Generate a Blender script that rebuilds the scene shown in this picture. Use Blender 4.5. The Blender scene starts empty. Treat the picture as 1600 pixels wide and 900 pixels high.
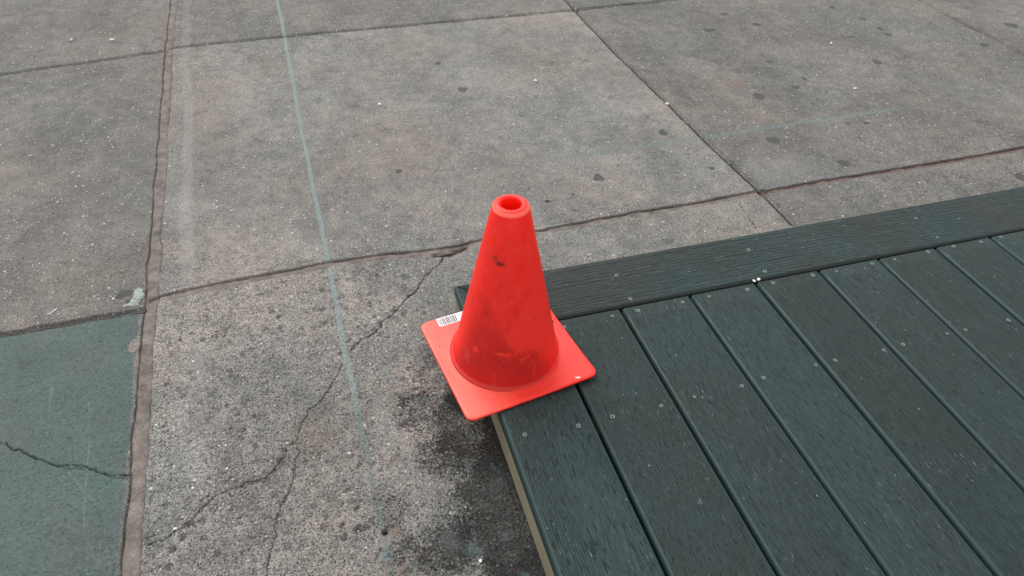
import bpy, bmesh, math, random
import numpy as np
from mathutils import Vector, Matrix

SC = bpy.context.scene
COL = SC.collection
random.seed(7)
R = math.radians

# ------------------------------------------------------------------ camera
CAM = {"loc": [-0.21536, -0.99881, 0.99876], "r": [0.95669, -0.28947, 0.03088], "u": [0.17194, 0.64747, 0.74244], "f": [0.23491, 0.70497, -0.6692], "lens": 25.046}
cd = bpy.data.cameras.new("camera"); cam = bpy.data.objects.new("camera", cd); COL.objects.link(cam)
r, u, f = (Vector(CAM[k]) for k in ('r', 'u', 'f'))
cam.matrix_world = Matrix(((r.x, u.x, -f.x, CAM['loc'][0]), (r.y, u.y, -f.y, CAM['loc'][1]),
                           (r.z, u.z, -f.z, CAM['loc'][2]), (0, 0, 0, 1)))
cd.sensor_width = 36; cd.lens = CAM['lens']; cd.clip_start = .05; cd.clip_end = 2000
cd.dof.use_dof = True; cd.dof.focus_distance = 1.18; cd.dof.aperture_fstop = 9.0
SC.camera = cam

# ------------------------------------------------------------------ light
SUN_AZ, SUN_EL = 108, 50          # the bright side of the overcast sky: behind the cone, to the left
w = bpy.data.worlds.new("World"); SC.world = w; w.use_nodes = True
nt = w.node_tree; nt.nodes.clear()
sky = nt.nodes.new('ShaderNodeTexSky'); sky.sky_type = 'NISHITA'; sky.sun_disc = False
sky.sun_elevation = R(SUN_EL); sky.sun_rotation = R(90 - SUN_AZ); sky.dust_density = 4; sky.air_density = 1.2
hs = nt.nodes.new('ShaderNodeHueSaturation'); hs.inputs['Saturation'].default_value = .3
bg = nt.nodes.new('ShaderNodeBackground'); bg.inputs['Strength'].default_value = .15
wo = nt.nodes.new('ShaderNodeOutputWorld')
nt.links.new(sky.outputs[0], hs.inputs['Color']); mxn = nt.nodes.new('ShaderNodeMix'); mxn.data_type = 'RGBA'; mxn.inputs[0].default_value = .72; mxn.inputs[7].default_value = (4.5, 4.55, 4.5, 1)   # cloud cover
nt.links.new(hs.outputs[0], mxn.inputs[6]); nt.links.new(mxn.outputs[2], bg.inputs[0]); nt.links.new(bg.outputs[0], wo.inputs[0])
sd = bpy.data.lights.new("sun", 'SUN'); sd.energy = 1.15; sd.angle = R(35); sd.color = (1, .97, .93)
sun = bpy.data.objects.new("sun", sd); COL.objects.link(sun)
sv = Vector((math.cos(R(SUN_AZ)) * math.cos(R(SUN_EL)), math.sin(R(SUN_AZ)) * math.cos(R(SUN_EL)), math.sin(R(SUN_EL))))
sun.rotation_euler = sv.to_track_quat('Z', 'Y').to_euler()
SC.view_settings.view_transform = 'Standard'; SC.view_settings.look = 'None'
SC.view_settings.exposure = 0.90; SC.view_settings.gamma = 1

# ------------------------------------------------------------------ measured positions (metres, ground plane)
D = {}
D['J3'] = [[-0.6041,1.8748],[-0.5996,1.3247],[-0.5897,0.9152],[-0.5843,0.6001],[-0.5778,0.2427],[-0.5782,0.1463],[-0.5757,-0.0226],[-0.5721,-0.1654],[-0.5713,-0.2868],[-0.568,-0.3924]]
D['J1'] = [[-0.5725,0.2055],[-0.4628,0.2162],[-0.3481,0.2233],[-0.2149,0.2293],[-0.1052,0.2252],[0.0064,0.2144],[0.0648,0.2155],[0.1561,0.2228],[0.2554,0.2216],[0.4423,0.2295],[0.646,0.2312],[0.8538,0.2349]]
D['J1R'] = [[0.8538,0.2349],[0.9584,0.2379],[1.1132,0.2383],[1.2531,0.2377],[1.4623,0.2376],[1.6884,0.2431],[1.925,0.2461]]
D['J1T'] = [[-0.5642,0.229],[-0.463,0.241],[-0.3341,0.2432],[-0.2125,0.2511],[-0.0443,0.2486],[0.0435,0.2496],[0.133,0.2483],[0.2704,0.2429],[0.4504,0.2487]]
D['J2'] = [[-0.5938,1.4447],[-0.1219,1.4601],[0.3244,1.4643],[0.7889,1.474],[1.2168,1.4881],[1.9573,1.506]]
D['J2b'] = [[-1.1343,1.3457],[-1.0692,1.3565],[-0.9688,1.3732],[-0.811,1.392],[-0.7207,1.4094],[-0.6121,1.4238]]
D['J1b'] = [[-0.8837,0.1736],[-0.8414,0.176],[-0.7761,0.176],[-0.6982,0.1786],[-0.6411,0.1799],[-0.5922,0.18]]
D['J4'] = [[0.8094,1.7511],[0.8127,1.5739],[0.8111,1.1005],[0.8251,0.7187],[0.8341,0.4441],[0.8459,0.2369],[0.8481,0.0988]]
D['J5'] = [[2.2612,1.5698],[2.2139,1.2764],[2.2105,1.0636],[2.2128,0.9231],[2.2115,0.7608]]
D['C1'] = [[0.0192,0.188],[0.0078,0.1686],[-0.0141,0.1523],[-0.0401,0.127],[-0.0589,0.1008],[-0.0792,0.0859],[-0.095,0.0643],[-0.1228,0.039],[-0.1419,0.0235],[-0.1504,0.0093],[-0.1701,-0.0053],[-0.1895,-0.0125],[-0.2005,-0.0217],[-0.2106,-0.0345]]
D['C1b'] = [[-0.2309,-0.0643],[-0.2379,-0.0836],[-0.2467,-0.1003],[-0.252,-0.1067]]
D['C1c'] = [[-0.2522,-0.1082],[-0.272,-0.1364],[-0.2806,-0.1445],[-0.2935,-0.1528],[-0.3016,-0.1578],[-0.3049,-0.1713],[-0.3146,-0.1856],[-0.3202,-0.2034],[-0.3255,-0.2182],[-0.3415,-0.2244],[-0.3445,-0.2393],[-0.3503,-0.2519],[-0.3632,-0.266],[-0.3766,-0.2758],[-0.3933,-0.2773],[-0.4061,-0.2785],[-0.4303,-0.2837],[-0.4447,-0.288],[-0.4542,-0.2912],[-0.4682,-0.3011],[-0.4791,-0.3128],[-0.4862,-0.3242],[-0.497,-0.3278],[-0.5128,-0.3385],[-0.5259,-0.3444],[-0.5391,-0.3449],[-0.553,-0.3472]]
D['C2'] = [[-0.3256,-0.2341],[-0.3222,-0.2429],[-0.3327,-0.2606],[-0.3336,-0.273],[-0.3313,-0.2836],[-0.3332,-0.2954],[-0.342,-0.3086],[-0.3435,-0.3165],[-0.3497,-0.323],[-0.3573,-0.3359],[-0.361,-0.3519],[-0.3666,-0.367],[-0.3674,-0.383],[-0.3719,-0.3977],[-0.377,-0.4088],[-0.3805,-0.4262],[-0.384,-0.4451],[-0.3878,-0.4728]]
D['C3'] = [[-0.82,-0.0806],[-0.7895,-0.093],[-0.7758,-0.106],[-0.7571,-0.1164],[-0.7406,-0.1313],[-0.7246,-0.1434],[-0.7088,-0.1554],[-0.6935,-0.1647],[-0.6786,-0.1714],[-0.6591,-0.1781],[-0.6391,-0.1886],[-0.6238,-0.2003],[-0.6089,-0.2094],[-0.5818,-0.2182]]
D['SC1'] = [[-0.679,-0.1824],[-0.6573,-0.2139],[-0.6353,-0.2459]]
D['SC2'] = [[-0.664,0.0016],[-0.653,-0.1428],[-0.6441,-0.2549],[-0.6371,-0.3326]]
D['SC3'] = [[-0.7625,0.16],[-0.7349,0.0845],[-0.7212,-0.0419]]
D['C4'] = [[0.7659,0.2061],[0.7608,0.1555],[0.7576,0.13],[0.7535,0.0975]]
D['CH'] = [[-0.2471,1.8319],[-0.2394,1.6113],[-0.2395,1.3392],[-0.2353,1.0621],[-0.2357,0.8653],[-0.2309,0.6753],[-0.23,0.5242],[-0.227,0.4278],[-0.2248,0.291],[-0.2232,0.1903],[-0.2237,0.0699],[-0.2232,-0.0294],[-0.2194,-0.1203],[-0.2179,-0.2096],[-0.2156,-0.2908],[-0.2146,-0.3528],[-0.2137,-0.4103],[-0.2125,-0.4619],[-0.2106,-0.4947]]
D['CHH'] = [[-0.2155,0.5008],[-0.0602,0.5014],[0.0999,0.4934],[0.203,0.5041],[0.3434,0.5099],[0.5255,0.5138],[0.7341,0.5136],[0.9357,0.5178],[1.1479,0.5221],[1.3691,0.5234],[1.5342,0.5284],[1.6406,0.528]]
D['PL'] = [[-0.5586,1.8978],[-0.5512,1.5127],[-0.5431,1.3116],[-0.5318,1.0509],[-0.529,0.9004],[-0.5261,0.702],[-0.5214,0.5033],[-0.5121,0.3319],[-0.5095,0.245]]
D['CHIP'] = [[0.004,0.2034],[0.0317,0.1985],[0.0561,0.2037],[0.0731,0.2133]]
D['gum'] = [[0.2485,0.9479,0.0174,0.0207,1],[0.2163,1.1415,0.0122,0.0163,0.7],[-0.0705,0.913,0.0146,0.0191,0.45],[-0.015,0.5495,0.0097,0.0133,0.7],[0.7311,0.5677,0.0146,0.0179,0.8],[0.4692,0.3974,0.0164,0.0206,1],[1.2167,1.1913,0.0258,0.0206,0.9],[1.3483,1.3148,0.0197,0.0162,0.6],[1.4159,1.2008,0.0193,0.0155,0.7],[1.1183,0.6991,0.0201,0.0239,1],[1.018,0.4543,0.0201,0.0217,1],[1.1343,0.2997,0.0176,0.0203,1],[1.265,0.7257,0.0165,0.0161,1],[1.3296,0.7697,0.0106,0.0145,0.7],[1.6491,0.8218,0.0179,0.0189,1],[1.8508,1.0627,0.0196,0.0194,0.8],[1.8412,1.0117,0.0169,0.0188,0.9],[1.8461,1.1559,0.0125,0.0202,0.9],[1.6965,1.0267,0.0119,0.0152,0.6],[1.7984,1.2828,0.018,0.0177,0.7],[2.3706,0.9785,0.0306,0.0284,0.9],[2.1268,0.8566,0.0192,0.0189,0.8],[2.4337,1.1059,0.0185,0.0153,0.5],[1.2873,0.905,0.0131,0.0154,0.7],[0.9168,1.2347,0.016,0.0141,0.5],[1.5602,0.1226,0.0176,0.0246,1],[1.2867,0.4846,0.0096,0.0101,0.6],[1.337,0.4724,0.0115,0.0101,0.7],[1.2663,0.4077,0.0093,0.0095,0.6],[1.0659,0.4426,0.0073,0.0073,0.7],[0.7746,0.364,0.0102,0.0126,0.7],[0.6929,1.0515,0.0148,0.0146,0.4],[-0.1208,-0.4606,0.0182,0.0204,0.95],[-0.0248,-0.3906,0.0174,0.0185,0.9],[-0.072,0.1461,0.0121,0.0123,0.5],[-0.0808,0.1128,0.008,0.0119,0.5],[-0.2101,0.1208,0.0091,0.0097,0.4],[0.5269,0.1117,0.0163,0.0167,0.45],[-0.7845,0.0849,0.0159,0.0171,0.45],[-0.2138,0.0902,0.0089,0.0094,0.35],[-0.1581,0.0753,0.009,0.0075,0.5],[-0.3815,0.4113,0.0115,0.0147,0.4],[0.3812,0.3435,0.0048,0.0055,0.8],[0.3586,0.2829,0.0046,0.0039,0.9],[-0.266,-0.0178,0.0036,0.0033,0.3]]
D['grime'] = [[0.0192,-0.3303,0.0808,0.0965,0.95],[-0.0218,-0.3951,0.0975,0.0723,0.7],[0.0003,-0.4929,0.1068,0.0925,1],[-0.0737,-0.3044,0.0856,0.0733,0.45],[-0.1197,-0.208,0.0559,0.0807,0.36],[0.0178,-0.2162,0.0919,0.0835,0.72],[-0.0796,-0.2336,0.0556,0.0667,0.46],[-0.1942,-0.382,0.0397,0.0642,0.3],[-0.0951,-0.4765,0.1054,0.0588,0.52],[-0.0501,-0.1019,0.0721,0.0626,0.34],[-0.1998,-0.0611,0.0595,0.0475,0.2],[-0.4399,-0.2775,0.0699,0.0686,0.22],[-0.1794,-0.463,0.0472,0.0392,0.36]]
D['pale'] = [[-0.1757,-0.207,0.0243,0.0795,0.5],[-0.144,-0.3044,0.0126,0.0485,0.5],[-0.1845,-0.3248,0.0515,0.0143,0.45],[-0.4934,-0.0452,0.0293,0.2189,0.35],[-0.0884,-0.4889,0.057,0.0199,0.3],[0.9778,0.3259,0.1217,0.0798,0.35],[0.311,0.1394,0.0867,0.0226,0.2]]
D['teal'] = [[-0.1578,-0.0973,0.0188,0.0126,0.6],[-0.1481,-0.1241,0.0163,0.0092,0.5],[-0.0605,-0.1481,0.0187,0.0213,0.45],[-0.0883,-0.0486,0.0367,0.0168,0.3],[-0.2116,-0.4621,0.0094,0.0109,1],[-0.0357,-0.4608,0.0118,0.0085,0.5],[-0.0567,-0.1835,0.0161,0.0088,0.35],[-0.5047,-0.1842,0.0229,0.1112,0.25],[-0.6084,-0.3459,0.0366,0.0362,0.3],[-0.6276,1.1137,0.0288,0.228,0.3],[0.9856,0.308,0.121,0.079,0.3],[-0.0088,-0.4226,0.0202,0.0113,0.4]]
D['rust'] = [[-0.1996,-0.4253,0.0154,0.0125,0.9],[-0.1831,-0.4825,0.0559,0.0288,0.35],[-0.3062,-0.2127,0.0535,0.0517,0.3],[-0.0421,0.6124,0.1486,0.1997,0.25],[-0.4672,0.7826,0.0986,0.2938,0.2],[1.1095,0.7983,0.0414,0.0366,0.4]]
D['pink'] = [[-0.5997,0.0812,0.0094,0.0174,1],[-0.5925,0.0457,0.0069,0.0167,0.6]]
D['smear'] = [[-0.6003,0.2267,0.0114,0.022,1],[-0.6063,0.2106,0.0126,0.0119,0.9],[-0.6126,0.2007,0.015,0.0059,0.8]]
D['wet'] = [[-0.6277,0.2399,0.0178,0.0122,0.8],[-0.6364,0.2304,0.0101,0.0101,0.7],[-0.617,0.2115,0.0113,0.0079,0.7]]
D['slabteal'] = [[-0.9066,0.1815],[-0.8411,0.1742],[-0.5921,0.178],[-0.5863,-0.0499],[-0.5845,-0.1619],[-0.5837,-0.2832],[-0.5753,-0.4466],[-0.7789,-0.3879]]
D['screws'] = [[0.0257,-0.3685],[0.1131,-0.3749],[0.1721,-0.3729],[0.2578,-0.3737],[0.3197,-0.3713],[0.4086,-0.3715],[0.4545,-0.365],[0.56,-0.3636],[0.5995,-0.3635],[0.7003,-0.3655],[0.744,-0.3627],[0.8433,-0.3612],[0.8848,-0.3621],[0.9843,-0.3627],[0.2625,-0.1583],[0.315,-0.1565],[0.4073,-0.1576],[0.464,-0.1561],[0.5469,-0.1573],[0.6063,-0.1537],[0.6971,-0.1539],[0.7512,-0.156],[0.8386,-0.1542],[0.8939,-0.154],[0.9804,-0.1507],[1.0467,-0.1503],[1.1169,-0.1529],[1.1736,-0.1493],[0.3151,-0.053],[0.314,-0.1235],[0.6135,-0.0504],[0.6093,-0.1186],[1.0378,-0.0451],[1.0354,-0.1157],[0.1657,-0.1615]]
D['deb'] = {"paper":[-0.7584,0.2207],"leaf":[0.3088,0.3366],"chip":[0.8249,0.727],"peb1":[-0.6492,0.2279],"peb2":[-0.6187,0.1889],"peb3":[-0.6955,0.1384],"peb4":[-0.5095,-0.333],"peb5":[-0.0825,-0.5072],"peb6":[-0.9033,1.5707],"stone":[-0.5182,0.0764],"p7":[-0.7801,1.543],"p8":[1.5811,0.9851],"p9":[1.4465,0.6695],"p10":[0.4831,0.9496],"p11":[-0.0066,0.9095],"p12":[-0.4867,-0.2667],"p13":[-0.4926,0.0103]}
D['debd'] = {"grit":[0.1469,-0.1491],"seed":[0.1435,-0.2875],"speck":[-0.0442,-0.1755],"speck2":[-0.0618,-0.1535]}
D['debk'] = {"a":[0.583,-0.1377],"b":[0.5723,-0.1388]}
DZ = .085      # height of the deck's top above the pavement

# ------------------------------------------------------------------ helpers
def tag(o, label=None, cat=None, group=None, kind=None):
    if label: o['label'] = label
    if cat: o['category'] = cat
    if group: o['group'] = group
    if kind: o['kind'] = kind
    return o
def link(name, me, parent=None, mats=()):
    o = bpy.data.objects.new(name, me); COL.objects.link(o)
    for m in mats: me.materials.append(m)
    if parent: o.parent = parent
    return o
def bm_obj(name, bm, parent=None, mats=(), smooth=True):
    me = bpy.data.meshes.new(name); bmesh.ops.recalc_face_normals(bm, faces=bm.faces); bm.to_mesh(me); bm.free()
    if smooth:
        for p in me.polygons: p.use_smooth = True
    return link(name, me, parent, mats)
def empty(name, loc, rz=0):
    o = bpy.data.objects.new(name, None); COL.objects.link(o); o.location = loc; o.rotation_euler.z = rz
    o.empty_display_size = .05
    return o

class NT:
    """small wrapper for building node trees"""
    def __init__(s, name):
        s.m = bpy.data.materials.new(name); s.m.use_nodes = True; s.t = s.m.node_tree
        s.p = s.t.nodes['Principled BSDF']; s.out = s.t.nodes['Material Output']
    def n(s, typ, **k):
        x = s.t.nodes.new('ShaderNode' + typ)
        for a, b in k.items(): setattr(x, a, b)
        return x
    def put(s, sock, v):
        if isinstance(v, bpy.types.NodeSocket): s.t.links.new(v, sock)
        elif v is not None:
            if isinstance(v, tuple) and len(v) == 3 and sock.type == 'RGBA': v = v + (1,)
            sock.default_value = v
    def math(s, op, a, b=None, c=None, clamp=False):
        x = s.n('Math', operation=op, use_clamp=clamp)
        for i, v in enumerate((a, b, c)): s.put(x.inputs[i], v) if v is not None else None
        return x.outputs[0]
    def coord(s, scale=(1, 1, 1), rnd=0):
        tc = s.n('TexCoord').outputs['Object']
        mp = s.n('Mapping'); s.put(mp.inputs['Vector'], tc); mp.inputs['Scale'].default_value = scale
        if rnd:
            oi = s.n('ObjectInfo').outputs['Random']
            cx = s.n('CombineXYZ'); s.put(cx.inputs[0], s.math('MULTIPLY', oi, 37.)); s.put(cx.inputs[1], s.math('MULTIPLY', oi, 91.)); s.put(cx.inputs[2], s.math('MULTIPLY', oi, 17.))
            s.put(mp.inputs['Location'], cx.outputs[0])
        return mp.outputs[0]
    def noise(s, vec, scale, detail=4, rough=.55, dist=0):
        x = s.n('TexNoise'); s.put(x.inputs['Vector'], vec); x.inputs['Scale'].default_value = scale
        x.inputs['Detail'].default_value = detail; x.inputs['Roughness'].default_value = rough; x.inputs['Distortion'].default_value = dist
        return x.outputs['Fac']
    def voro(s, vec, scale, rnd=1.):
        x = s.n('TexVoronoi'); s.put(x.inputs['Vector'], vec); x.inputs['Scale'].default_value = scale
        x.inputs['Randomness'].default_value = rnd
        sp = s.n('SeparateColor'); s.put(sp.inputs[0], x.outputs['Color'])
        return x.outputs['Distance'], sp.outputs[0], sp.outputs[1]
    def ss(s, v, a, b, to0=0., to1=1.):
        x = s.n('MapRange', interpolation_type='SMOOTHSTEP'); s.put(x.inputs[0], v)
        x.inputs[1].default_value = a; x.inputs[2].default_value = b; x.inputs[3].default_value = to0; x.inputs[4].default_value = to1
        return x.outputs[0]
    def lin(s, v, a, b, to0=0., to1=1.):
        x = s.n('MapRange'); s.put(x.inputs[0], v)
        x.inputs[1].default_value = a; x.inputs[2].default_value = b; x.inputs[3].default_value = to0; x.inputs[4].default_value = to1
        return x.outputs[0]
    def mix(s, fac, a, b, mode='MIX'):
        x = s.n('Mix', data_type='RGBA', blend_type=mode); s.put(x.inputs[0], fac); s.put(x.inputs[6], a); s.put(x.inputs[7], b)
        return x.outputs[2]
    def mul(s, a, b): return s.math('MULTIPLY', a, b)
    def scale(s, col, v):
        x = s.n('VectorMath', operation='SCALE'); s.put(x.inputs[0], col); s.put(x.inputs[3], v); return x.outputs[0]
    def attr(s, name):
        a = s.n('Attribute', attribute_name=name); sp = s.n('SeparateColor'); s.put(sp.inputs[0], a.outputs['Color'])
        return sp.outputs[0], sp.outputs[1], sp.outputs[2], a.outputs['Alpha']
    def bump(s, h, dist, strength=1., normal=None):
        x = s.n('Bump'); s.put(x.inputs['Height'], h); x.inputs['Distance'].default_value = dist; x.inputs['Strength'].default_value = strength
        if normal: s.put(x.inputs['Normal'], normal)
        return x.outputs[0]
    def end(s, col=None, rough=None, spec=None, normal=None):
        if col is not None: s.put(s.p.inputs['Base Color'], col)
        if rough is not None: s.put(s.p.inputs['Roughness'], rough)
        if spec is not None: s.put(s.p.inputs['Specular IOR Level'], spec)
        if normal is not None: s.put(s.p.inputs['Normal'], normal)
        return s.m

# ------------------------------------------------------------------ pavement: one sheet, modelled joints, cracks and wear
def seg(a, b, st): return np.arange(a, b, st)
gx = np.concatenate([[-300, -100, -40, -15, -6, -3, -2], seg(-1.6, -.92, .008), seg(-.92, .06, .0014), seg(.06, 1.2, .003), seg(1.2, 2.9, .0045), [3.2, 4, 6, 10, 25, 60, 120, 300]])
gy = np.concatenate([[-300, -100, -40, -15, -6, -3, -1.6], seg(-1.1, -.6, .01), seg(-.6, .34, .0016), seg(.34, .9, .003), seg(.9, 2.25, .0055), [2.6, 3.2, 4.2, 6, 10, 25, 60, 120, 300]])
X, Y = np.meshgrid(gx, gy)          # rows = y
rng = np.random.default_rng(3)
def vnoise(x, y, scale, seed, octaves=4, rough=.55):
    out = np.zeros_like(x); amp = 1.; tot = 0.
    for o in range(octaves):
        rg = np.random.default_rng(seed * 17 + o); T = rg.random((257, 257)); T[256] = T[0]; T[:, 256] = T[:, 0]
        fx = x * scale; fy = y * scale; ix = np.floor(fx); iy = np.floor(fy); tx = fx - ix; ty = fy - iy
        ix = ix.astype(int) % 256; iy = iy.astype(int) % 256; tx = tx * tx * (3 - 2 * tx); ty = ty * ty * (3 - 2 * ty)
        v = (T[iy, ix] * (1 - tx) + T[iy, ix + 1] * tx) * (1 - ty) + (T[iy + 1, ix] * (1 - tx) + T[iy + 1, ix + 1] * tx) * ty
        out += v * amp; tot += amp; amp *= rough; scale *= 2.03
    return out / tot
M = {k: np.zeros_like(X) for k in 'crack seal chalk slab grime spot rough pale rust smear red teal'.split()}
Z = np.zeros_like(X)
def window(pts, m):
    p = np.array(pts); i0, i1 = np.searchsorted(gx, [p[:, 0].min() - m, p[:, 0].max() + m]); j0, j1 = np.searchsorted(gy, [p[:, 1].min() - m, p[:, 1].max() + m])
    return slice(j0, j1), slice(i0, i1)
def polyd(pts, m, wob=0., ws=30, seed=1, jag=0.):
    """distance field to a polyline in a window around it; returns window, distance, along parameter, signed side"""
    s = window(pts, m); x = X[s]; y = Y[s]
    if wob:
        x = x + (vnoise(x, y, ws, seed, 3) - .5) * 2 * wob; y = y + (vnoise(x, y, ws, seed + 5, 3) - .5) * 2 * wob
    if jag:
        x = x + (vnoise(x, y, 160, seed + 9, 2) - .5) * 2 * jag; y = y + (vnoise(x, y, 160, seed + 8, 2) - .5) * 2 * jag
    d = np.full(x.shape, 9.); t = np.zeros(x.shape); sd_ = np.zeros(x.shape); L = 0.
    for a, b in zip(pts[:-1], pts[1:]):
        ax, ay = a; vx, vy = b[0] - ax, b[1] - ay; l = math.hypot(vx, vy)
        tt = np.clip(((x - ax) * vx + (y - ay) * vy) / (l * l), 0, 1)
        ex, ey = x - ax - tt * vx, y - ay - tt * vy; dd = np.hypot(ex, ey); k = dd < d
        d[k] = dd[k]; t[k] = (L + tt * l)[k]; sd_[k] = np.sign(vx * ey - vy * ex)[k]; L += l
    return s, d, t / L, sd_
def sst(v, a, b):
    t = np.clip((v - a) / (b - a), 0, 1); return t * t * (3 - 2 * t)
def mx(name, s, v): M[name][s] = np.maximum(M[name][s], v)

def far(pts):      # carry a joint on past both ends of what was measured
    a, b = np.array(pts[0]), np.array(pts[1]); c, d = np.array(pts[-2]), np.array(pts[-1])
    return [list(a + (a - b) / np.linalg.norm(a - b) * 40)] + pts + [list(d + (d - c) / np.linalg.norm(d - c) * 40)]
J3 = [[-.545, -40], ] + D['J3'][::-1] + [[-.62, 40]]
# which slab a point lies on: left of the sealed strip, and before / behind the cross joints
xj3 = np.interp(gy, [p[1] for p in J3], [p[0] for p in J3])[:, None]
left = X < xj3
yj1 = np.interp(gx, [-.6, .9, 2.], [.20, .235, .265])[None, :]
near = Y < yj1
M['rough'][:] = np.where(left, .1, np.where(near, 1. - .6 * sst(X, -.2, .15), .5))
J1bx = [p[0] for p in D['J1b']]; J1by = [p[1] for p in D['J1b']]
# pale blue-green wash over the near left slab, with a clean edge along both joints
sy = np.interp(gx, J1bx, J1by)[None, :]
edge = (vnoise(X, Y, 60, 44, 3) - .5) * .006
M['slab'][:] = sst(sy - .004 + edge - Y, 0, .004) * sst(xj3 - .016 + edge - X, 0, .003)
Z += (vnoise(X, Y, 14, 5, 4) - .5) * .0016 * M['rough'] + (vnoise(X, Y, 1.2, 6, 3) - .5) * .004
# sealed strip between the two rows of slabs
s, d, t, sg = polyd(J3, .06, wob=.004, ws=14, seed=2)
hw = .0122 + (vnoise(X[s], Y[s], 12, 12, 4) - .5) * .007
mx('seal', s, 1 - sst(d, hw - .001, hw + .001))
Z[s] -= .003 * (1 - sst(d, hw - .001, hw + .001)) - .0
brk = sst(vnoise(X[s], Y[s], 26, 3, 3), .36, .5)
e = np.exp(-((d - hw) / .0016) ** 2) * np.where(sg > 0, .95, .8) * brk
mx('crack', s, e * .6); Z[s] -= e * .003
# J1: tooled groove filled with brown silt, a dark line at its upper lip
def groove(pts, hw, dark, seal, seed, depth=.005, brkn=(.3, .5), wob=.003, side=1, red=0., off=.0):
    s, d, t, sg = polyd(pts, .04, wob=wob, ws=22, seed=seed)
    h = hw * (.75 + .5 * vnoise(X[s], Y[s], 12, seed + 1, 3))
    m = 1 - sst(d, h * .7, h * 1.15)
    mx('seal', s, m * seal); Z[s] -= depth * m
    b = sst(vnoise(X[s], Y[s], 30, seed + 2, 3), *brkn)
    e = np.exp(-((d * sg * side - h * off) / (hw * (.42 if off == 0 else .26))) ** 2) * b
    mx('crack', s, e * dark); Z[s] -= e * .003
    if red: mx('red', s, m * red)
groove(D['J1'], .0105, .55, .95, 21, .004, (.30, .62), .002, 1, 0, .85)
groove(D['J1R'], .0085, .62, .85, 31, .004, (.25, .55), .002, 1, .7, .6)
groove(D['J2'], .0095, 1., .2, 41, .006, (.1, .3), .002, 1, .5, 0)
groove(D['J2b'], .0085, 1., .3, 51, .006, (.1, .3), .002)
groove(D['J1b'], .0075, 1., .35, 61, .007, (.2, .35), .003)
groove(D['J4'], .0090, 1., .3, 71, .006, (.1, .25), .002, 1, .4, 0)
groove(D['J5'], .0125, 1., .1, 81, .005, (.05, .2))
for k, sd0 in (('J2', 43), ('J5', 83)):   # the same joints go on beyond the measured part
    pass
# fine tooled line beside J1
s, d, t, sg = polyd(D['J1T'], .02, wob=.002, seed=91); b = sst(vnoise(X[s], Y[s], 18, 92, 3), .35, .6)
mx('crack', s, np.exp(-(d / .0022) ** 2) * .5 * b); Z[s] -= np.exp(-(d / .003) ** 2) * .0015 * b
# cracks
for k, wd, dk, sd0 in (('C1', .0023, .9, 101), ('C1b', .0016, .7, 102), ('C1c', .0017, .85, 103), ('C2', .0014, .7, 104), ('C3', .0018, .8, 105), ('C4', .003, .7, 106)):
    s, d, t, sg = polyd(D[k], .02, wob=.0040, ws=34, seed=sd0, jag=.0030)
    wv = wd * (.45 + .95 * vnoise(X[s], Y[s], 45, sd0 + 1, 3))
    m = np.exp(-(d / (wv * .58)) ** 2)
    mx('crack', s, m * dk); Z[s] -= m * .005 + .0012 * np.exp(-(d / .006) ** 2) * sst(vnoise(X[s], Y[s], 40, sd0 + 3, 2), .45, .7)
# a hairline twin running beside parts of the long cracks
for k, sd0, ox in (('C1c', 111, .004), ('C3', 112, .003), ('C1', 113, .0035)):
    s, d, t, sg = polyd([[p[0] + ox * .6, p[1] - ox] for p in D[k]], .02, wob=.004, ws=40, seed=sd0)
    m = np.exp(-(d / .0012) ** 2) * sst(vnoise(X[s], Y[s], 18, sd0, 2), .52, .62)
    mx('crack', s, m * .7); Z[s] -= m * .002
# broken-out lip where the long crack meets the groove
s, d, t, sg = polyd(D['CHIP'], .06, wob=.004, ws=30, seed=121)
mx('crack', s, (1 - sst(d, .002, .008)) * .95); Z[s] -= .009 * (1 - sst(d, .002, .010)); mx('seal', s, (1 - sst(d, .008, .02)) * .8)
# chalk lines
s, d, t, sg = polyd(D['CH'], .03, wob=.002, ws=14, seed=131)
fade = 1 - .45 * sst(t, .82, .93) ; h = .0064 * (.75 + .6 * vnoise(X[s], Y[s], 25, 132, 3))
mx('chalk', s, (1 - sst(d, h * .6, h * 1.25)) * fade * (.9 + .1 * sst(.6 - t, 0, .4)))
s, d, t, sg = polyd(D['CHH'], .04, wob=.003, ws=14, seed=133)
h = .0115 * (.85 + .4 * vnoise(X[s], Y[s], 25, 134, 3))
mx('chalk', s, (1 - sst(d, h * .5, h * 1.3)) * (.36 + .26 * sst(t, .15, .5) - .35 * sst(t, .9, 1.)))
s, d, t, sg = polyd(D['PL'], .05, wob=.008, ws=9, seed=135)
mx('pale', s, (1 - sst(d, .006, .02)) * (.35 + .5 * sst(vnoise(X[s], Y[s], 7, 136, 3), .3, .7)))
# blots
def blot(name, lst, soft, wob, seed, dz=0.):
    for i, (cx, cy, rx, ry, st) in enumerate(lst):
        if name == 'spot': rx, ry = rx * .88, ry * .88
        m = 1.9 * max(rx, ry); i0, i1 = np.searchsorted(gx, [cx - m, cx + m]); j0, j1 = np.searchsorted(gy, [cy - m, cy + m])
        s = (slice(j0, j1), slice(i0, i1)); x, y = X[s], Y[s]
        rr = np.hypot((x - cx) / rx, (y - cy) / ry)
        rr = rr + (vnoise(x + i, y, 1.3 / max(rx, ry), seed + i, 3) - .5) * wob
        v = (1 - sst(rr, 1 - soft, 1 + soft * .6)) * st
        mx(name, s, v); Z[s] += v * dz
for k_ in ('SC1', 'SC2', 'SC3'):
    s, d, t, sg = polyd(D[k_], .03, wob=.006, ws=7, seed=140); mx('pale', s, np.exp(-(d / .0014) ** 2) * .4 * sst(vnoise(X[s], Y[s], 12, 144, 3), .4, .65))
blot('spot', D['gum'], .3, 1.0, 200, .0007)
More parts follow.
